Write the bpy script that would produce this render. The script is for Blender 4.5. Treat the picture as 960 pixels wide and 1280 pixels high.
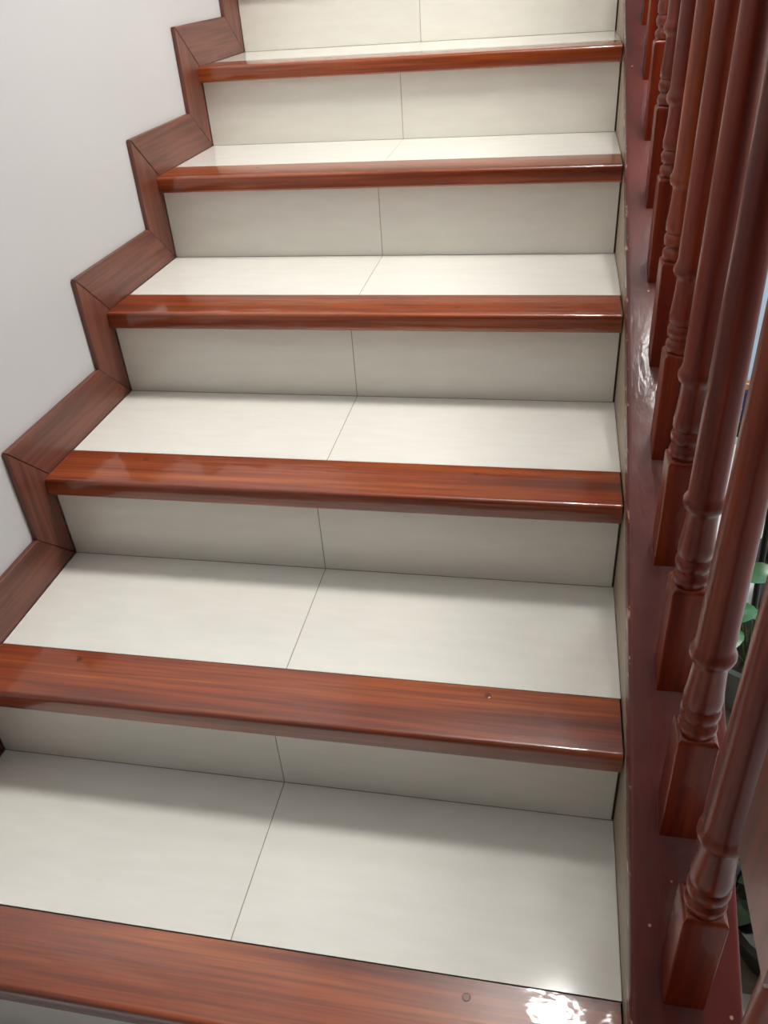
import bpy, bmesh, math, random
from mathutils import Vector, Matrix, Euler
random.seed(4)
scene = bpy.context.scene
for o in list(bpy.data.objects): bpy.data.objects.remove(o)
COL = scene.collection

# ------------------------------------------------------------------ camera
F_PX = 1023.16
cd = bpy.data.cameras.new('camera'); cam = bpy.data.objects.new('camera', cd); COL.objects.link(cam)
cam.location = (0.8235, -0.4140, 1.0095)
cam.rotation_euler = (0.9770, 0.0640, 0.1845)
cd.sensor_fit = 'VERTICAL'; cd.sensor_height = 32.0; cd.lens = F_PX / 1280.0 * 32.0
cd.clip_start = 0.02
scene.camera = cam

# ------------------------------------------------------------------ world, daylight, exposure
def lin(r, g, b):
    f = lambda c: (c/255/12.92 if c/255 <= 0.04045 else ((c/255+0.055)/1.055)**2.4)
    return (f(r), f(g), f(b), 1.0)
w = bpy.data.worlds.new('world'); scene.world = w; w.use_nodes = True
w.node_tree.nodes['Background'].inputs[0].default_value = (0.75, 0.87, 1.0, 1)
w.node_tree.nodes['Background'].inputs[1].default_value = 1.0
def area(name, loc, rot, sx, sy, power, col):
    l = bpy.data.lights.new(name, 'AREA'); l.shape = 'RECTANGLE'; l.size = sx; l.size_y = sy
    l.energy = power; l.color = col
    o = bpy.data.objects.new(name, l); COL.objects.link(o); o.location = loc; o.rotation_euler = rot
    return o
# daylight entering by the window in the right wall
area('window_daylight', (2.97, 1.25, 1.45), (0, math.radians(90), 0), 1.1, 1.3, 18, (1.0, 0.98, 0.95))
LAMP_EMIT = 112.0
scene.view_settings.view_transform = 'Standard'; scene.view_settings.look = 'None'
scene.view_settings.gamma = 1.0; scene.view_settings.use_curve_mapping = False
scene.view_settings.exposure = 0.16

# ------------------------------------------------------------------ materials
def newmat(name):
    m = bpy.data.materials.new(name); m.use_nodes = True
    nt = m.node_tree; b = nt.nodes['Principled BSDF']
    return m, nt, b
def N(nt, t, **kw):
    n = nt.nodes.new(t)
    for k, v in kw.items(): setattr(n, k, v)
    return n
def ramp(nt, fac, stops):
    r = N(nt, 'ShaderNodeValToRGB'); e = r.color_ramp.elements
    while len(e) < len(stops): e.new(0.5)
    for el, (p, c) in zip(e, stops): el.position = p; el.color = c
    nt.links.new(fac, r.inputs[0]); return r
def coords(nt, scale, rnd=3.0):
    tc = N(nt, 'ShaderNodeTexCoord'); oi = N(nt, 'ShaderNodeObjectInfo')
    mul = N(nt, 'ShaderNodeVectorMath', operation='SCALE'); mul.inputs[0].default_value = (rnd, rnd*1.7, rnd*2.3)
    nt.links.new(oi.outputs['Random'], mul.inputs['Scale'])
    add = N(nt, 'ShaderNodeVectorMath', operation='ADD')
    nt.links.new(tc.outputs['Object'], add.inputs[0]); nt.links.new(mul.outputs[0], add.inputs[1])
    mp = N(nt, 'ShaderNodeMapping'); mp.inputs['Scale'].default_value = scale
    nt.links.new(add.outputs[0], mp.inputs[0]); return mp.outputs[0]
def wood(name, axis, dark, mid, light, rough=0.25, coat=0.6, coat_rough=0.06, bump=0.05, fine=1.0, spec=0.5):
    """varnished timber with its grain running along one axis"""
    m, nt, b = newmat(name)
    def sc(a, c): return tuple(a if i == axis else c for i in range(3))
    v1 = coords(nt, sc(1.2, 26.0)); v2 = coords(nt, sc(5.0, 210.0*fine))
    n1 = N(nt, 'ShaderNodeTexNoise'); n1.inputs['Scale'].default_value = 1.0; n1.inputs['Detail'].default_value = 3; n1.inputs['Distortion'].default_value = 0.9
    n2 = N(nt, 'ShaderNodeTexNoise'); n2.inputs['Scale'].default_value = 1.0; n2.inputs['Detail'].default_value = 2
    nt.links.new(v1, n1.inputs['Vector']); nt.links.new(v2, n2.inputs['Vector'])
    r1 = ramp(nt, n1.outputs['Fac'], [(0.28, dark), (0.5, mid), (0.74, light)])
    r2 = ramp(nt, n2.outputs['Fac'], [(0.36, (0.52, 0.44, 0.38, 1)), (0.60, (1, 1, 1, 1))])
    mx = N(nt, 'ShaderNodeMix', data_type='RGBA', blend_type='MULTIPLY'); mx.inputs[0].default_value = 0.75
    nt.links.new(r1.outputs[0], mx.inputs[6]); nt.links.new(r2.outputs[0], mx.inputs[7])
    nt.links.new(mx.outputs[2], b.inputs['Base Color'])
    b.inputs['Roughness'].default_value = rough; b.inputs['Coat Weight'].default_value = coat
    b.inputs['Coat Roughness'].default_value = coat_rough; b.inputs['Specular IOR Level'].default_value = spec
    bp = N(nt, 'ShaderNodeBump'); bp.inputs['Strength'].default_value = bump; bp.inputs['Distance'].default_value = 0.002
    nt.links.new(n2.outputs['Fac'], bp.inputs['Height']); nt.links.new(bp.outputs[0], b.inputs['Normal'])
    # brush ripples in the varnish
    v3 = coords(nt, sc(26, 60)); n3 = N(nt, 'ShaderNodeTexNoise'); n3.inputs['Scale'].default_value = 1.0; n3.inputs['Detail'].default_value = 2
    nt.links.new(v3, n3.inputs['Vector'])
    bc = N(nt, 'ShaderNodeBump'); bc.inputs['Strength'].default_value = 0.16; bc.inputs['Distance'].default_value = 0.004
    nt.links.new(n3.outputs['Fac'], bc.inputs['Height']); nt.links.new(bc.outputs[0], b.inputs['Coat Normal'])
    return m
def plain(name, col, rough=0.5, var=0.06, scale=6.0, bump=0.0, coat=0.0, spec=0.5):
    m, nt, b = newmat(name)
    v = coords(nt, (scale,)*3)
    n = N(nt, 'ShaderNodeTexNoise'); n.inputs['Scale'].default_value = 1.0; n.inputs['Detail'].default_value = 5
    nt.links.new(v, n.inputs['Vector'])
    lo = tuple(c*(1-var) for c in col[:3])+(1,); hi = tuple(min(1, c*(1+var)) for c in col[:3])+(1,)
    r = ramp(nt, n.outputs['Fac'], [(0.3, lo), (0.7, hi)])
    nt.links.new(r.outputs[0], b.inputs['Base Color'])
    b.inputs['Roughness'].default_value = rough; b.inputs['Coat Weight'].default_value = coat; b.inputs['Specular IOR Level'].default_value = spec
    b.inputs['Coat Roughness'].default_value = 0.05
    if bump:
        n2 = N(nt, 'ShaderNodeTexNoise'); n2.inputs['Scale'].default_value = scale*8; n2.inputs['Detail'].default_value = 4
        tc = N(nt, 'ShaderNodeTexCoord'); nt.links.new(tc.outputs['Object'], n2.inputs['Vector'])
        bp = N(nt, 'ShaderNodeBump'); bp.inputs['Strength'].default_value = bump; bp.inputs['Distance'].default_value = 0.003
        nt.links.new(n2.outputs['Fac'], bp.inputs['Height']); nt.links.new(bp.outputs[0], b.inputs['Normal'])
    return m
def chipped_paint(name):
    """dark red paint with pale specks, and the paint worn off in places along the inner side"""
    m, nt, b = newmat(name)
    v = coords(nt, (9, 3, 3), 0)
    n = N(nt, 'ShaderNodeTexNoise'); n.inputs['Scale'].default_value = 1.6; n.inputs['Detail'].default_value = 5
    nt.links.new(v, n.inputs['Vector'])
    r = ramp(nt, n.outputs['Fac'], [(0.3, lin(70, 16, 13)), (0.55, lin(94, 25, 19)), (0.75, lin(110, 36, 28))])
    tc = N(nt, 'ShaderNodeTexCoord')
    vo = N(nt, 'ShaderNodeTexVoronoi'); vo.inputs['Scale'].default_value = 24
    nt.links.new(tc.outputs['Object'], vo.inputs['Vector'])
    sp = ramp(nt, vo.outputs['Distance'], [(0.035, (1, 1, 1, 1)), (0.06, (0, 0, 0, 1))])
    sx = N(nt, 'ShaderNodeSeparateXYZ'); nt.links.new(tc.outputs['Object'], sx.inputs[0])
    side = N(nt, 'ShaderNodeMath', operation='LESS_THAN'); nt.links.new(sx.outputs[0], side.inputs[0]); side.inputs[1].default_value = 0.9465
    v4 = coords(nt, (30, 26, 80), 0); n4 = N(nt, 'ShaderNodeTexNoise'); n4.inputs['Scale'].default_value = 1.0; n4.inputs['Detail'].default_value = 4
    nt.links.new(v4, n4.inputs['Vector'])
    ch = ramp(nt, n4.outputs['Fac'], [(0.60, (0, 0, 0, 1)), (0.63, (1, 1, 1, 1))])
    cm = N(nt, 'ShaderNodeMath', operation='MULTIPLY'); nt.links.new(side.outputs[0], cm.inputs[0]); nt.links.new(ch.outputs[0], cm.inputs[1])
    tot = N(nt, 'ShaderNodeMath', operation='MAXIMUM'); nt.links.new(cm.outputs[0], tot.inputs[0]); nt.links.new(sp.outputs[0], tot.inputs[1])
    mx = N(nt, 'ShaderNodeMix', data_type='RGBA'); nt.links.new(tot.outputs[0], mx.inputs[0])
    nt.links.new(r.outputs[0], mx.inputs[6]); mx.inputs[7].default_value = lin(186, 146, 122)
    nt.links.new(mx.outputs[2], b.inputs['Base Color'])
    b.inputs['Roughness'].default_value = 0.45; b.inputs['Specular IOR Level'].default_value = 0.3; b.inputs['Coat Weight'].default_value = 0.55; b.inputs['Coat Roughness'].default_value = 0.14
    n2 = N(nt, 'ShaderNodeTexNoise'); n2.inputs['Scale'].default_value = 1; n2.inputs['Detail'].default_value = 3
    v2 = coords(nt, (70, 22, 22), 0); nt.links.new(v2, n2.inputs['Vector'])
    bp = N(nt, 'ShaderNodeBump'); bp.inputs['Strength'].default_value = 0.22; bp.inputs['Distance'].default_value = 0.004
    nt.links.new(n2.outputs['Fac'], bp.inputs['Height']); nt.links.new(bp.outputs[0], b.inputs['Normal']); nt.links.new(bp.outputs[0], b.inputs['Coat Normal'])
    return m
def tile_mat(name, col, rough):
    m, nt, b = newmat(name)
    v = coords(nt, (3, 3, 3)); n = N(nt, 'ShaderNodeTexNoise'); n.inputs['Scale'].default_value = 1.5; n.inputs['Detail'].default_value = 6
    nt.links.new(v, n.inputs['Vector'])
    v2 = coords(nt, (14, 60, 60)); n2 = N(nt, 'ShaderNodeTexNoise'); n2.inputs['Scale'].default_value = 1.0; n2.inputs['Detail'].default_value = 5
    nt.links.new(v2, n2.inputs['Vector'])
    r = ramp(nt, n.outputs['Fac'], [(0.3, tuple(c*0.965 for c in col[:3])+(1,)), (0.7, col)])
    r2 = ramp(nt, n2.outputs['Fac'], [(0.35, (0.965, 0.962, 0.955, 1)), (0.65, (1, 1, 1, 1))])
    mx = N(nt, 'ShaderNodeMix', data_type='RGBA', blend_type='MULTIPLY'); mx.inputs[0].default_value = 1
    nt.links.new(r.outputs[0], mx.inputs[6]); nt.links.new(r2.outputs[0], mx.inputs[7]); nt.links.new(mx.outputs[2], b.inputs['Base Color'])
    b.inputs['Roughness'].default_value = rough; b.inputs['Specular IOR Level'].default_value = 0.5
    return m
def emis(name, col, s):
    m, nt, b = newmat(name); b.inputs['Emission Color'].default_value = col; b.inputs['Emission Strength'].default_value = s
    b.inputs['Base Color'].default_value = (0.9, 0.9, 0.9, 1); return m

M = {}
D, MI, L = lin(104, 38, 10), lin(148, 64, 22), lin(174, 90, 36)
M['nosing'] = wood('varnished_nosing_wood', 0, D, MI, L, rough=0.3, coat=1.0, coat_rough=0.06)
tD, tM, tL = lin(98, 54, 40), lin(116, 65, 49), lin(126, 75, 57)
M['trim_y'] = wood('skirting_wood_level', 1, tD, tM, tL, rough=0.45, coat=0.2, coat_rough=0.25, fine=0.6)
M['trim_z'] = wood('skirting_wood_upright', 2, tD, tM, tL, rough=0.45, coat=0.2, coat_rough=0.25, fine=0.6)
M['baluster'] = wood('red_baluster_wood', 2, lin(86, 17, 4), lin(120, 36, 9), lin(146, 60, 18), rough=0.36, coat=0.28, coat_rough=0.07, bump=0.03, fine=0.5, spec=0.32)
M['handrail'] = wood('red_handrail_wood', 1, lin(86, 17, 4), lin(120, 36, 9), lin(146, 60, 18), rough=0.32, coat=0.45, coat_rough=0.1)
M['cap'] = chipped_paint('dark_red_stringer_paint')
M['plaster'] = plain('greige_curb_plaster', lin(164, 146, 126), 0.45, 0.12, 9, 0.05)
M['tread'] = tile_mat('white_tread_tile', lin(238, 237, 230), 0.11)
M['riser'] = tile_mat('ivory_riser_tile', lin(237, 235, 226), 0.11)
M['grout'] = plain('grey_grout', lin(150, 144, 132), 0.9, 0.2, 40)
M['caulk'] = plain('dark_caulk', lin(62, 50, 42), 0.8, 0.3, 60)
M['plug'] = plain('dark_wood_plug', lin(104, 44, 22), 0.3, 0.2, 120, coat=0.5)
M['wall'] = plain('white_wall_paint', lin(204, 203, 203), 0.42, 0.015, 2.5, 0.06)
M['bluewall'] = plain('pale_blue_wall_paint', lin(200, 222, 244), 0.5, 0.02, 2.5, 0.04)
M['backwall'] = plain('darkened_back_wall', lin(120, 92, 74), 0.6, 0.1, 3)  # plain dark brown standing in for the dim room behind the camera
M['ceiling'] = plain('white_ceiling_paint', lin(238, 237, 234), 0.7, 0.01, 3)
M['floor_tile'] = tile_mat('pale_floor_tile', lin(214, 215, 216), 0.2)
M['white_metal'] = plain('white_painted_metal', lin(235, 235, 235), 0.35, 0.01)
M['lamp'] = emis('lamp_diffuser', (1.0, 0.97, 0.915, 1), LAMP_EMIT)
M['leaf'] = plain('glossy_green_leaf', lin(58, 110, 66), 0.3, 0.3, 30, coat=0.3)
M['darkgreen'] = plain('dark_green_leaf', lin(24, 50, 30), 0.4, 0.3, 30, coat=0.1)
M['stem'] = plain('green_stem', lin(70, 96, 50), 0.5, 0.2, 30)
M['darkleaf'] = plain('dark_snake_plant_leaf', lin(26, 52, 24), 0.35, 0.4, 24, coat=0.2)
M['yellow'] = plain('yellow_leaf_edge', lin(190, 180, 70), 0.4, 0.1, 24)
M['black'] = plain('black_metal', lin(12, 12, 12), 0.4, 0.1)
M['soil'] = plain('dark_soil', lin(42, 32, 24), 0.95, 0.4, 60, 0.5)
M['pot'] = plain('grey_ceramic_pot', lin(120, 124, 124), 0.4, 0.1, 12)
M['navy'] = plain('navy_canvas', lin(44, 58, 104), 0.8, 0.15, 40)
M['blackcloth'] = plain('black_canvas', lin(16, 16, 18), 0.8, 0.15, 40)
M['rubber'] = plain('white_rubber_sole', lin(225, 225, 222), 0.6, 0.05, 20)
g_, nt_, b_ = newmat('window_glass'); b_.inputs['Transmission Weight'].default_value = 1; b_.inputs['Roughness'].default_value = 0.02; b_.inputs['Base Color'].default_value = (0.95, 0.98, 1, 1); M['glass'] = g_

# ------------------------------------------------------------------ mesh helpers
def link(name, me, mat, parent=None):
    o = bpy.data.objects.new(name, me); COL.objects.link(o)
    if mat is not None and not me.materials: me.materials.append(mat)
    if parent: o.parent = parent
    return o
def from_bm(name, bm, mat, parent=None, smooth=False, ang=35):
    bmesh.ops.recalc_face_normals(bm, faces=bm.faces[:])
    me = bpy.data.meshes.new(name); bm.to_mesh(me); bm.free()
    if smooth:
        me.polygons.foreach_set('use_smooth', [True]*len(me.polygons))
        me.set_sharp_from_angle(angle=math.radians(ang))
    return link(name, me, mat, parent)
def box_bm(x0, x1, y0, y1, z0, z1, bev=0.0, bm=None, seg=1):
    own = bm is None
    if own: bm = bmesh.new()
    vs = [bm.verts.new((x, y, z)) for z in (z0, z1) for y in (y0, y1) for x in (x0, x1)]
    for f in ((0, 2, 3, 1), (4, 5, 7, 6), (0, 1, 5, 4), (2, 6, 7, 3), (0, 4, 6, 2), (1, 3, 7, 5)): bm.faces.new([vs[i] for i in f])
    if bev and own:
        bmesh.ops.recalc_face_normals(bm, faces=bm.faces[:])
        bmesh.ops.bevel(bm, geom=bm.edges[:], offset=bev, segments=seg, affect='EDGES', profile=0.5)
    return bm
def prism(axis, poly, a, b, bev=0.0, seg=1):
    """extrude a polygon along an axis: axis 0 -> poly is (y, z); axis 1 -> (x, z); axis 2 -> (x, y)"""
    bm = bmesh.new()
    def P(t, q): return ((t, q[0], q[1]), (q[0], t, q[1]), (q[0], q[1], t))[axis]
    A = [bm.verts.new(P(a, q)) for q in poly]; B = [bm.verts.new(P(b, q)) for q in poly]
    bm.faces.new(A); bm.faces.new(B[::-1]); n = len(poly)
    for i in range(n): bm.faces.new((A[i], A[(i+1) % n], B[(i+1) % n], B[i]))
    bmesh.ops.recalc_face_normals(bm, faces=bm.faces[:])
    if bev: bmesh.ops.bevel(bm, geom=bm.edges[:], offset=bev, segments=seg, affect='EDGES', profile=0.5)
    return bm
def lathe(profile, n=24, bm=None, cx=0, cy=0, caps=True):
    own = bm is None
    if own: bm = bmesh.new()
    rings = []
    for r, z in profile:
        rings.append([bm.verts.new((cx+r*math.cos(2*math.pi*i/n), cy+r*math.sin(2*math.pi*i/n), z)) for i in range(n)])
    for a, b in zip(rings, rings[1:]):
        for i in range(n): bm.faces.new((a[i], a[(i+1) % n], b[(i+1) % n], b[i]))
    if caps: bm.faces.new(rings[0][::-1]); bm.faces.new(rings[-1])
    return bm
def tag(o, label=None, cat=None, group=None, kind=None):
    if label: o['label'] = label
    if cat: o['category'] = cat
    if group: o['group'] = group
    if kind: o['kind'] = kind
    return o
def empty(name, loc=(0, 0, 0)):
    e = bpy.data.objects.new(name, None); COL.objects.link(e); e.location = loc; e.empty_display_size = 0.1; return e

# ------------------------------------------------------------------ stair geometry (metres)
W, XJ = 0.9447, 0.4682            # clear width, joint between the two tiles
D_N, OV, T_N = 0.0985, 0.0185, 0.0314   # nosing depth, overhang, thickness
Z = [0.0, 0.1544, 0.3210, 0.4907, 0.6621, 0.8314, 1.000, 1.169, 1.338]
Y = [0.0, 0.3231, 0.6448, 0.9681, 1.2916, 1.6129, 1.936, 2.258, 2.580]
Y_END = 3.30; Z_FLOOR = -0.165
SL = 0.165/0.3222                 # pitch
C_CAP = 0.050                     # height of the stringer cap above the pitch line
X_CAP0, X_CAP1 = W, 1.059
X_WALL = -0.010
ROOM_X, ROOM_Y0, ROOM_Y1, CEIL = 3.0, -4.2, 2.06, 2.55

# ------------------------------------------------------------------ room shell
def structure(name, bm, mat): return tag(from_bm(name, bm, mat), kind='structure')
structure('wall_left', box_bm(X_WALL-0.12, X_WALL, ROOM_Y0, Y_END+0.12, Z_FLOOR-0.1, CEIL), M['wall'])
structure('ceiling', box_bm(X_WALL-0.12, ROOM_X+0.12, ROOM_Y0-0.12, Y_END+0.12, CEIL, CEIL+0.1), M['ceiling'])
# unseen wall behind the photographer, coloured dark to dim fill and front reflections
structure('wall_back', box_bm(X_WALL-0.12, ROOM_X+0.12, ROOM_Y0-0.12, ROOM_Y0, Z_FLOOR-0.1, CEIL), M['backwall'])
# right wall with a window opening
wy0, wy1, wz0, wz1 = 0.60, 1.90, 0.90, 2.00
bm = box_bm(ROOM_X, ROOM_X+0.12, ROOM_Y0, wy0, Z_FLOOR-0.1, CEIL); box_bm(ROOM_X, ROOM_X+0.12, wy1, ROOM_Y1+0.12, Z_FLOOR-0.1, CEIL, bm=bm)
box_bm(ROOM_X, ROOM_X+0.12, wy0, wy1, Z_FLOOR-0.1, wz0, bm=bm); box_bm(ROOM_X, ROOM_X+0.12, wy0, wy1, wz1, CEIL, bm=bm)
structure('wall_right', bm, M['wall'])
win = tag(empty('window_1', (ROOM_X+0.06, 1.25, wz0)), kind='structure')
def child(name, bm, mat, par, smooth=False):
    o = from_bm(name, bm, mat, None, smooth); o.parent = par; o.matrix_parent_inverse = Matrix.Translation(-par.location); return o
for a in ((wy0, wy0+.05, wz0, wz1), (wy1-.05, wy1, wz0, wz1), (wy0+.05, wy1-.05, wz0, wz0+.05), (wy0+.05, wy1-.05, wz1-.05, wz1), (1.225, 1.275, wz0+.05, wz1-.05)):
    child('window_frame', box_bm(ROOM_X+.04, ROOM_X+.08, a[0], a[1], a[2], a[3], .003), M['white_metal'], win)
for a in ((wy0+.05, 1.225), (1.275, wy1-.05)): child('pane', box_bm(ROOM_X+.057, ROOM_X+.062, a[0], a[1], wz0+.05, wz1-.05), M['glass'], win)
# far walls: the pale blue room wall beside the flight, and the walls that enclose the upper flight
structure('wall_far', box_bm(X_CAP1+.004, ROOM_X, ROOM_Y1, ROOM_Y1+0.12, Z_FLOOR-0.1, CEIL), M['bluewall'])
structure('wall_stair_top', box_bm(X_WALL, X_CAP1+.004, Y_END+.012, Y_END+0.12, Z_FLOOR-0.1, CEIL), M['wall'])
structure('wall_stair_side', box_bm(X_CAP1+.004, X_CAP1+0.1, ROOM_Y1+0.12, Y_END+0.12, Z_FLOOR-0.1, CEIL), M['wall'])
structure('baseboard_far', box_bm(X_CAP1+0.002, ROOM_X-.002, ROOM_Y1-0.014, ROOM_Y1, Z_FLOOR, Z_FLOOR+0.03, .002), plain('orange_brown_baseboard', lin(170, 110, 66), 0.4, 0.1, 20))
# floor with separate tiles
fl = structure('floor', box_bm(X_WALL-0.12, ROOM_X+0.12, ROOM_Y0-0.12, Y_END, Z_FLOOR-0.1, Z_FLOOR-0.004), M['grout'])
TS = 0.40; tme = None
for i in range(8):
    for j in range(16):
        x, y = X_WALL+0.003+i*TS, ROOM_Y0+0.003+j*TS
        if x+TS > ROOM_X+0.25 or y+TS > ROOM_Y1+0.25: continue
        if x+TS < X_CAP1+0.35 and y > 0.0: 
            if x < 0.85: continue
        if tme is None:
            t = from_bm('floor_tile', box_bm(0, TS-0.004, 0, TS-0.004, -0.008, 0, .001), M['floor_tile'], fl); tme = t.data
        else: t = link('floor_tile', tme, M['floor_tile'], fl)
        t.location = (x, y, Z_FLOOR)

# ------------------------------------------------------------------ left skirting that climbs the wall with the steps
base = tag(empty('baseboard_left', (X_WALL, 0, Z_FLOOR)), kind='structure')
H = 0.087
WK = [0.075, 0.077, 0.082, 0.090, 0.096, 0.105, 0.110, 0.11, 0.11]
def ZT(k): return Z_FLOOR if k < 0 else Z[k]
for k in range(9):
    wv, zb = WK[k], ZT(k-1)
    # upright board in front of each riser, mitred at both ends
    child('upright_board', prism(0, [(Y[k]-wv, zb+H), (Y[k]-.0006, zb+.0006), (Y[k]-.0006, Z[k]-.0006), (Y[k]-wv, Z[k]+H-.0008)], X_WALL, 0.0, .0012), M['trim_z'], base)
    y1 = Y[k+1] if k < 8 else Y_END; w1 = WK[k+1] if k < 8 else 0
    child('level_board', prism(0, [(Y[k]-wv+.0008, Z[k]+H), (Y[k], Z[k]), (y1-.0012, Z[k]), (y1-w1-.0008, Z[k]+H)], X_WALL, 0.0, .0012), M['trim_y'], base)
child('level_board', prism(0, [(ROOM_Y0, Z_FLOOR+H), (ROOM_Y0, Z_FLOOR), (Y[0]-.0012, Z_FLOOR), (Y[0]-WK[0]-.0008, Z_FLOOR+H)], X_WALL, 0.0, .0012), M['trim_y'], base)

# ------------------------------------------------------------------ staircase
stair = tag(empty('staircase', (W/2, 0, Z_FLOOR)), 'tiled staircase with white treads, ivory risers and varnished red-brown wood nosings', 'staircase')
def nosing_profile(y, z):
    """cross-section of one nosing: square back, rounded top and bottom front edges"""
    f, t, b = y-OV, z+.0008, z-T_N
    pts = [(y-OV+D_N, t), (y-OV+D_N, b)]
    rb, rt = .004, .007
    for i in range(4): a = math.pi*1.5-i/3*math.pi/2; pts.append((f+rb+rb*math.cos(a), b+rb+rb*math.sin(a)))
    for i in range(6): a = math.pi-i/5*math.pi/2; pts.append((f+rt+rt*math.cos(a), t-rt+rt*math.sin(a)))
    return pts
PLUGS = {0: [(0.7675, 0.0589)], 1: [(0.7653, 0.3882), (0.1452, 0.385)], 2: [(0.150, 0.705), (0.72, 0.70)], 3: [(0.66, 0.985)], 4: [(0.20, 1.345)]}
for k in range(9):
    zb = ZT(k-1); y1 = Y[k+1] if k < 8 else Y_END
    child('concrete_step', box_bm(0.0005, W-.006, Y[k]+.0007, min(y1+.009, Y_END), Z_FLOOR-.05 if k < 2 else Z[k]-.36, Z[k]-T_N-.001), M['grout'], stair)
    child('mortar_bed', box_bm(0.0005, W-.0005, Y[k]-OV+D_N+.0005, min(y1+.0095, Y_END), Z[k]-T_N-.001, Z[k]-.0006), M['grout'], stair)
    child('caulk_line', box_bm(0.0008, W-.0008, Y[k]-OV+D_N-.0005, Y[k]-OV+D_N+.0022, Z[k]-.02, Z[k]-.0006), M['caulk'], stair)
    child('caulk_line', box_bm(W-.006, W+.0003, Y[k]+.0015, Y[k]+.010, zb+.001, Z[k]-T_N), M['caulk'], stair)
    ty0 = Y[k]-OV+D_N+.0022
    child('tread_tile', box_bm(.0008, XJ-.0006, ty0, y1-.0003, Z[k]-.009, Z[k], .0004), M['tread'], stair)
    child('tread_tile', box_bm(XJ+.0006, W-.0002, ty0, y1-.0003, Z[k]-.009, Z[k], .0004), M['tread'], stair)
    child('riser_tile', box_bm(.0008, XJ-.0006, Y[k], Y[k]+.009, zb+.0004, Z[k]-T_N-.0004, .0004), M['riser'], stair)
    child('riser_tile', box_bm(XJ+.0006, W-.003, Y[k], Y[k]+.009, zb+.0004, Z[k]-T_N-.0004, .0004), M['riser'], stair)
    ns = child('nosing', prism(0, nosing_profile(Y[k], Z[k]), .0006, W-.0022), M['nosing'], stair, True)
    for px, py in PLUGS.get(k, []):
        bm = lathe([(.0048, Z[k]-.004), (.0048, Z[k]+.0011), (.0040, Z[k]+.0013), (.0010, Z[k]+.0013)], 14, cx=px, cy=py)
        from_bm('plug', bm, M['plug'], ns)
# plaster curb with a painted timber cap, following the pitch
def cz(y, c=C_CAP): return SL*y + c
Y_C0, Y_C1 = -0.20, Y_END
TH = 0.044
child('curb', prism(0, [(Y_C0+.004, Z_FLOOR), (Y_C1, Z_FLOOR), (Y_C1, cz(Y_C1)-TH), (Y_C0+.004, cz(Y_C0)-TH)], W+.0004, X_CAP1-.006), M['plaster'], stair)
cap = child('stringer_cap', prism(0, [(Y_C0, cz(Y_C0)-TH), (Y_C1, cz(Y_C1)-TH), (Y_C1, cz(Y_C1)), (Y_C0, cz(Y_C0))], X_CAP0-.0005, X_CAP1, .006, 3), M['cap'], stair, True)
cap['label'] = 'dark red painted stringer cap with chipped inner edge'

# ------------------------------------------------------------------ balustrade
rail = tag(empty('balustrade', (0.998, 0.5, cz(0.5))), 'dark red wooden balustrade of turned balusters standing on the stringer', 'railing')
BX, HB = 0.998, 0.92
S = 0.021
def block_mesh(name, z0f, z1f, s=S):
    """square block, lower/upper face following the pitch when told so, top shoulders rounded over"""
    bm = bmesh.new(); rows = [z0f, z1f]
    ring = [(-s, -s), (s, -s), (s, s), (-s, s)]
    lo = [bm.verts.new((x, y, z0f(y))) for x, y in ring]; hi = [bm.verts.new((x, y, z1f(y))) for x, y in ring]
    bm.faces.new(lo[::-1]); bm.faces.new(hi)
    for i in range(4): bm.faces.new((lo[i], lo[(i+1) % 4], hi[(i+1) % 4], hi[i]))
    bmesh.ops.recalc_face_normals(bm, faces=bm.faces[:])
    return bm
def shaft_profile():
    p = [(.0165, .148), (.0195, .153), (.0202, .158), (.0195, .163), (.0162, .1655), (.0160, .1685), (.0190, .171), (.0203, .177), (.0203, .181), (.0190, .185),
         (.0168, .1875), (.0196, .191), (.0196, .197), (.0200, .200), (.0192, .206), (.0182, .216), (.0172, .232), (.0168, .246), (.0174, .250), (.0208, .253), (.0226, .258), (.0224, .263), (.0200, .268), (.0188, .273)]
    p += [(.0188-.0038*t, .274+(.720-.274)*t) for t in (.2, .4, .6, .8, 1.0)]
    p += [(.0185, .724), (.0198, .729), (.0185, .734), (.0160, .740), (.0172, .760), (.0195, .768), (.0172, .775), (.0195, .782), (.0170, .788)]
    return p
def make_block(bm, base=True):
    edges = [e for e in bm.edges if all(abs(v.co.z-(0.150 if base else 0.788)) < 1e-4 for v in e.verts)]
    bmesh.ops.bevel(bm, geom=edges, offset=.0075, segments=4, affect='EDGES', profile=0.5)
    up = [e for e in bm.edges if abs(e.verts[0].co.z-e.verts[1].co.z) > .05]
    bmesh.ops.bevel(bm, geom=up, offset=.0012, segments=1, affect='EDGES')
    return bm
def bm_mesh(name, bm, ang=35):
    bmesh.ops.recalc_face_normals(bm, faces=bm.faces[:])
    me = bpy.data.meshes.new(name); bm.to_mesh(me); bm.free()
    me.polygons.foreach_set('use_smooth', [True]*len(me.polygons)); me.set_sharp_from_angle(angle=math.radians(ang)); return me
me_shaft = bm_mesh('baluster', lathe(shaft_profile(), 28), 50)
me_base = bm_mesh('base_block', make_block(block_mesh('b', lambda y: SL*y, lambda y: .150)))
me_top = bm_mesh('top_block', make_block(block_mesh('t', lambda y: .788, lambda y: HB+SL*y+.004), False))
BY = [.0491, .1995, .3520, .5057, .6559, .8065, .9628, 1.1158, 1.2742, 1.4322]
while BY[-1] < 1.95: BY.append(BY[-1]+.1585)
for yf in BY:
    yc = yf+S
    b = link('baluster', me_shaft, M['baluster'], rail); b.matrix_parent_inverse = Matrix.Translation(-rail.location)
    b.location = (BX, yc, cz(yc)+.0004)
    for nm, me in (('base_block', me_base), ('top_block', me_top)): link(nm, me, M['baluster'], b)
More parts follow.
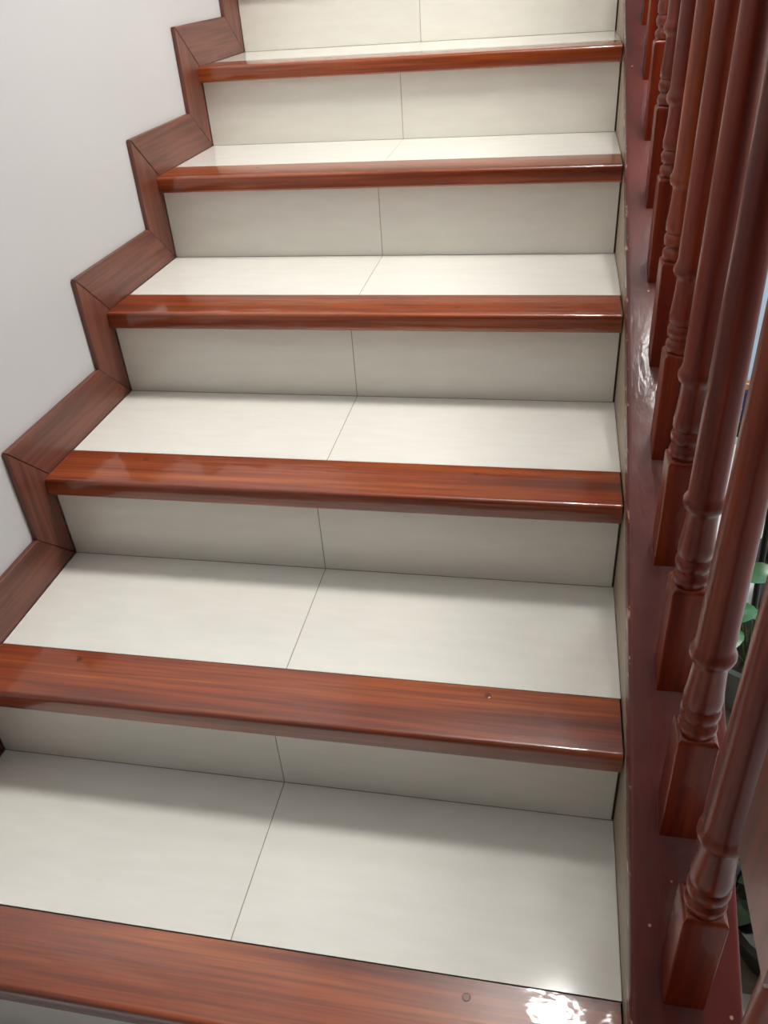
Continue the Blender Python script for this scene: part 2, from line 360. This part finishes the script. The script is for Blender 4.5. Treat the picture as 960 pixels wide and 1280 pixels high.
# newel post at the foot of the flight: slimmer turned stem under a heavier square block
NY = -0.108; NZ = cz(NY)
npost = empty('newel_post', (0, 0, 0)); bpy.data.objects.remove(npost)
prof = [(.026, .14), (.0255, .150), (.0225, .158), (.0225, .166), (.0255, .174), (.0225, .182), (.0215, .20), (.0205, .25), (.0235, .256), (.0255, .263), (.0235, .270), (.0225, .278), (.0215, .46), (.0245, .50), (.032, .530)]
nw = from_bm('newel_post', lathe(prof, 32), M['baluster'], rail, True, 50)
nw.matrix_parent_inverse = Matrix.Translation(-rail.location); nw.location = (1.0025, NY, NZ)
nw['label'] = 'newel post with a heavier square block'
from_bm('base_block', make_block(block_mesh('b', lambda y: SL*y, lambda y: .150, .030)), M['baluster'], nw, True)
def newel_block():
    s = .0425; bm = bmesh.new(); n = 8
    z0, z1 = .512-NZ, 1.02
    rows = [(.030, z0-.010), (.040, z0-.003), (s, z0+.006), (s, z1-.05), (.036, z1-.03), (.036, z1-.02), (s+.006, z1-.012), (s+.006, z1), (.02, z1+.02)]
    rg = [[bm.verts.new((sx*r, sy*r, z)) for sx, sy in ((-1, -1), (1, -1), (1, 1), (-1, 1))] for r, z in rows]
    for a, b in zip(rg, rg[1:]):
        for i in range(4): bm.faces.new((a[i], a[(i+1) % 4], b[(i+1) % 4], b[i]))
    bm.faces.new(rg[0][::-1]); bm.faces.new(rg[-1]); return bm
from_bm('newel_block', newel_block(), M['baluster'], nw)
# handrail
hy0, hy1 = NY+.043, ROOM_Y1-.002
prof = [(-.030, 0), (.030, 0), (.030, .018), (.036, .026), (.036, .044), (.026, .056), (.010, .061), (-.010, .061), (-.026, .056), (-.036, .044), (-.036, .026), (-.030, .018)]
bm = bmesh.new()
A = [bm.verts.new((BX+x, hy0, cz(hy0)+HB+z)) for x, z in prof]; B = [bm.verts.new((BX+x, hy1, cz(hy1)+HB+z)) for x, z in prof]
bm.faces.new(A); bm.faces.new(B[::-1])
for i in range(len(prof)): bm.faces.new((A[i], A[(i+1) % len(prof)], B[(i+1) % len(prof)], B[i]))
h = child('handrail', bm, M['handrail'], rail, True)

# ------------------------------------------------------------------ ceiling lamp over the flight
LX, LY = 1.08, 1.12
lamp = tag(empty('ceiling_lamp', (LX, LY, CEIL)), 'round white ceiling lamp above the staircase', 'lamp')
child('lamp_base', lathe([(.15, CEIL), (.15, CEIL-.03), (.205, CEIL-.045), (.205, CEIL-.06)], 40, cx=LX, cy=LY), M['white_metal'], lamp, True)
child('diffuser', lathe([(.170, CEIL-.0605), (.172, CEIL-.080), (.160, CEIL-.115), (.118, CEIL-.145), (.060, CEIL-.160), (.005, CEIL-.163)], 40, cx=LX, cy=LY), M['lamp'], lamp, True)

# ------------------------------------------------------------------ things beside the flight
def leaf_bm(length, width, thick=.0012, bend=.3, bm=None, mat=None):
    own = bm is None
    if own: bm = bmesh.new()
    n = 8; rows = []
    for i in range(n+1):
        t = i/n; hw = width/2*(math.sin(math.pi*min(1, t*1.02+.02))**.7)*(1.12-.45*t)+.0006
        z = bend*length*(t-t*t*1.3); row = []
        for s in (-1, -.5, 0, .5, 1): row.append(Vector((s*hw, t*length, z+abs(s)*hw*.18)))
        rows.append(row)
    top = [[bm.verts.new(mat @ v if mat else v) for v in r] for r in rows]
    bot = [[bm.verts.new(mat @ (v-Vector((0, 0, thick))) if mat else v-Vector((0, 0, thick))) for v in r] for r in rows]
    for i in range(n):
        for j in range(4):
            bm.faces.new((top[i][j], top[i][j+1], top[i+1][j+1], top[i+1][j])); bm.faces.new((bot[i][j], bot[i+1][j], bot[i+1][j+1], bot[i][j+1]))
        bm.faces.new((top[i][0], top[i+1][0], bot[i+1][0], bot[i][0])); bm.faces.new((top[i][4], bot[i][4], bot[i+1][4], top[i+1][4]))
    for j in range(4):
        bm.faces.new((top[0][j], bot[0][j], bot[0][j+1], top[0][j+1])); bm.faces.new((top[n][j], top[n][j+1], bot[n][j+1], bot[n][j]))
    return bm
def pot_bm(cx, cy, z, r, h):
    return lathe([(r*.72, z), (r*.78, z+.01), (r*.98, z+h-.02), (r*1.06, z+h-.018), (r*1.06, z+h), (r*.92, z+h), (r*.88, z+h-.022)], 28, cx=cx, cy=cy)
def tube(bm, pts, r, n=8):
    prev = None
    for i, p in enumerate(pts):
        p = Vector(p); d = (Vector(pts[min(i+1, len(pts)-1)])-Vector(pts[max(i-1, 0)])).normalized()
        u = d.orthogonal().normalized(); v = d.cross(u)
        ring = [bm.verts.new(p+r*(u*math.cos(2*math.pi*a/n)+v*math.sin(2*math.pi*a/n))) for a in range(n)]
        if prev:
            for a in range(n): bm.faces.new((prev[a], prev[(a+1) % n], ring[(a+1) % n], ring[a]))
        else: bm.faces.new(ring[::-1])
        prev = ring
    bm.faces.new(prev)
# leafy plant standing close to the curb
PX, PY = 1.215, 0.76
pl = tag(empty('potted_plant', (PX, PY, Z_FLOOR)), 'low potted plant with rounded glossy green leaves beside the stringer', 'plant')
child('pot', pot_bm(PX, PY, Z_FLOOR, .085, .11), M['pot'], pl, True)
child('soil', lathe([(.074, Z_FLOOR+.07), (.074, Z_FLOOR+.092), (.02, Z_FLOOR+.096)], 24, cx=PX, cy=PY), M['soil'], pl, True)
ZP = Z_FLOOR+.095
LEAVES = [(-.085, -.09, .075, 2.6), (-.07, -.03, .10, 2.1), (-.09, .03, .085, 1.7), (-.04, .08, .12, .7), (.03, .09, .10, .1), (.08, .05, .09, -.6), (.10, -.02, .11, -1.4), (.05, -.08, .10, -2.2),
          (-.02, -.11, .09, 3.0), (-.045, -.05, .145, 2.4), (.0, .02, .16, 1.2), (.04, .04, .14, -.3), (-.1, -.05, .05, 2.2), (-.06, .05, .14, 1.2), (-.075, -.085, .125, 2.9)]
for i, (dx, dy, dz, a) in enumerate(LEAVES):
    tip = Vector((PX+dx, PY+dy, ZP+dz))
    mt = Matrix.Translation(tip) @ Euler((random.uniform(-.5, .1), random.uniform(-.35, .35), a)).to_matrix().to_4x4() @ Matrix.Translation((0, -.012, 0))
    lf = child('leaf', leaf_bm(.062+.012*random.random(), .050, mat=mt), M['leaf'], pl, True)
    st = bmesh.new(); tube(st, [(PX+dx*.25, PY+dy*.25, ZP-.003), (PX+dx*.6, PY+dy*.6, ZP+dz*.7), tuple(tip-Vector((0, 0, .001)))], .0018)
    from_bm('stem', st, M['stem'], lf, True)
# darker leafy plant in a black pot nearer the foot of the flight
QX, QY = 1.190, 0.27
pq = tag(empty('potted_plant', (QX, QY, Z_FLOOR)), 'bushy potted plant with dark green leaves in a black pot beside the stringer', 'plant')
child('pot', pot_bm(QX, QY, Z_FLOOR, .09, .10), M['black'], pq, True)
child('soil', lathe([(.078, Z_FLOOR+.06), (.078, Z_FLOOR+.082), (.02, Z_FLOOR+.086)], 24, cx=QX, cy=QY), M['soil'], pq, True)
for i in range(26):
    a = i*2.4; r = .014+.0023*i; dz = .105-.0032*i+random.uniform(0, .02)
    tip = Vector((QX+r*math.cos(a), QY+r*math.sin(a), Z_FLOOR+.085+dz))
    mt = Matrix.Translation(tip) @ Euler((random.uniform(-.5, 0), random.uniform(-.3, .3), a-math.pi/2)).to_matrix().to_4x4() @ Matrix.Translation((0, -.012, 0))
    lf = child('leaf', leaf_bm(.044+.008*random.random(), .036, mat=mt), M['darkgreen'], pq, True)
    st = bmesh.new(); tube(st, [(QX+r*.2*math.cos(a), QY+r*.2*math.sin(a), Z_FLOOR+.082), (QX+r*.6*math.cos(a), QY+r*.6*math.sin(a), Z_FLOOR+.085+dz*.75), tuple(tip-Vector((0, 0, .001)))], .0016)
    from_bm('stem', st, M['stem'], lf, True)
# black support stake with the snake plant behind
SX, SY = 1.335, 1.02
sp = tag(empty('snake_plant', (SX, SY, Z_FLOOR)), 'tall snake plant with dark upright yellow-edged leaves in a black pot', 'plant')
child('pot', pot_bm(SX, SY, Z_FLOOR, .075, .13), M['black'], sp, True)
child('soil', lathe([(.064, Z_FLOOR+.09), (.064, Z_FLOOR+.112), (.02, Z_FLOOR+.115)], 24, cx=SX, cy=SY), M['soil'], sp, True)
def blade(x, y, lean, az, length, width):
    mt = Matrix.Translation((x, y, Z_FLOOR+.10)) @ Matrix.Rotation(az, 4, 'Z') @ Matrix.Rotation(math.radians(90)-lean, 4, 'X')
    def strip(s0, s1, th, mat, name, par):
        bm = bmesh.new(); n = 10; T = []; Bt = []
        for i in range(n+1):
            t = i/n; hw = width/2*(0.55+.45*math.sin(math.pi*min(1, t*1.15)*.5+.0))*(1-max(0, t-.72)**1.5*6.5) ; hw = max(hw, .0008)
            r = [Vector((s*hw, t*length, .18*hw*abs(s)+.05*length*t*t)) for s in (s0, (s0+s1)/2, s1)]
            T.append([bm.verts.new(mt @ v) for v in r]); Bt.append([bm.verts.new(mt @ (v-Vector((0, 0, th)))) for v in r])
        for i in range(n):
            for j in range(2):
                bm.faces.new((T[i][j], T[i][j+1], T[i+1][j+1], T[i+1][j])); bm.faces.new((Bt[i][j], Bt[i+1][j], Bt[i+1][j+1], Bt[i][j+1]))
            bm.faces.new((T[i][0], T[i+1][0], Bt[i+1][0], Bt[i][0])); bm.faces.new((T[i][2], Bt[i][2], Bt[i+1][2], T[i+1][2]))
        for R, Q in ((T[0], Bt[0]), (T[n], Bt[n])):
            for j in range(2): bm.faces.new((R[j], Q[j], Q[j+1], R[j+1]))
        o = from_bm(name, bm, mat, None, True); o.parent = par
        if par == sp: o.matrix_parent_inverse = Matrix.Translation(-sp.location)
        return o
    lf = strip(-.86, .86, .0025, M['darkleaf'], 'leaf', sp)
    for s0, s1 in ((-1, -.86), (.86, 1)): strip(s0, s1, .0022, M['yellow'], 'leaf_edge', lf)
for args in ((SX-.03, SY-.02, .12, .6, .50, .05), (SX+.01, SY-.03, .10, -.3, .62, .052), (SX+.03, SY+.01, .14, -1.4, .56, .05), (SX-.01, SY+.03, .1, 2.6, .6, .05), (SX-.04, SY+.01, .22, 1.5, .42, .044)): blade(*args)
# black stake leaning at the pot's edge
bm = bmesh.new(); tube(bm, [(1.245, .892, Z_FLOOR+.001), (1.232, .892, .02), (1.224, .893, .20)], .0062, 10)
tag(from_bm('plant_stake', bm, M['black'], None, True), 'thin black stake upright between the two potted plants', 'stake')
# pair of shoes by the far wall
def shoe(x, y, rz, mat, label):
    e = empty('shoe', (x, y, Z_FLOOR)); e.rotation_euler.z = rz; tag(e, label, 'shoe', None)
    n = 12; out = []
    for i in range(24):
        a = 2*math.pi*i/24; yy = math.sin(a)*.125; xx = math.cos(a)*(.040+.006*math.sin(a)); out.append((xx, yy))
    bm = prism(2, out, 0.0, .022, .003); from_bm('sole', bm, M['rubber'], e, True)
    bm = bmesh.new(); rows = []
    for i, (f, zz) in enumerate(((.97, .0225), (.98, .035), (.90, .055), (.74, .075), (.62, .086))):
        rows.append([bm.verts.new((px*f*(.95 if i else 1), py*f-(.004*i*i*.9), zz-(max(0, py)*.16*i*.45))) for px, py in out])
    for a, b in zip(rows, rows[1:]):
        for i in range(24): bm.faces.new((a[i], a[(i+1) % 24], b[(i+1) % 24], b[i]))
    bm.faces.new(rows[0][::-1])
    inner = [bm.verts.new((v.co.x*.8, v.co.y*.8-.006, v.co.z-.035)) for v in rows[-1]]
    for i in range(24): bm.faces.new((rows[-1][i], rows[-1][(i+1) % 24], inner[(i+1) % 24], inner[i]))
    bm.faces.new(inner); from_bm('upper', bm, mat, e, True)
    bm = bmesh.new()
    for q in range(4): tube(bm, [(-.022, .01+q*.018, .083-q*.006), (0, .012+q*.018, .089-q*.006), (.022, .01+q*.018, .083-q*.006)], .0022, 6)
    from_bm('laces', bm, M['rubber'], e, True)
    return e
shoe(1.385, 1.90, .3, M['navy'], 'navy canvas shoe with white sole by the far wall')
shoe(1.375, 1.735, 1.2, M['blackcloth'], 'black canvas shoe with white sole lying before the navy shoe')
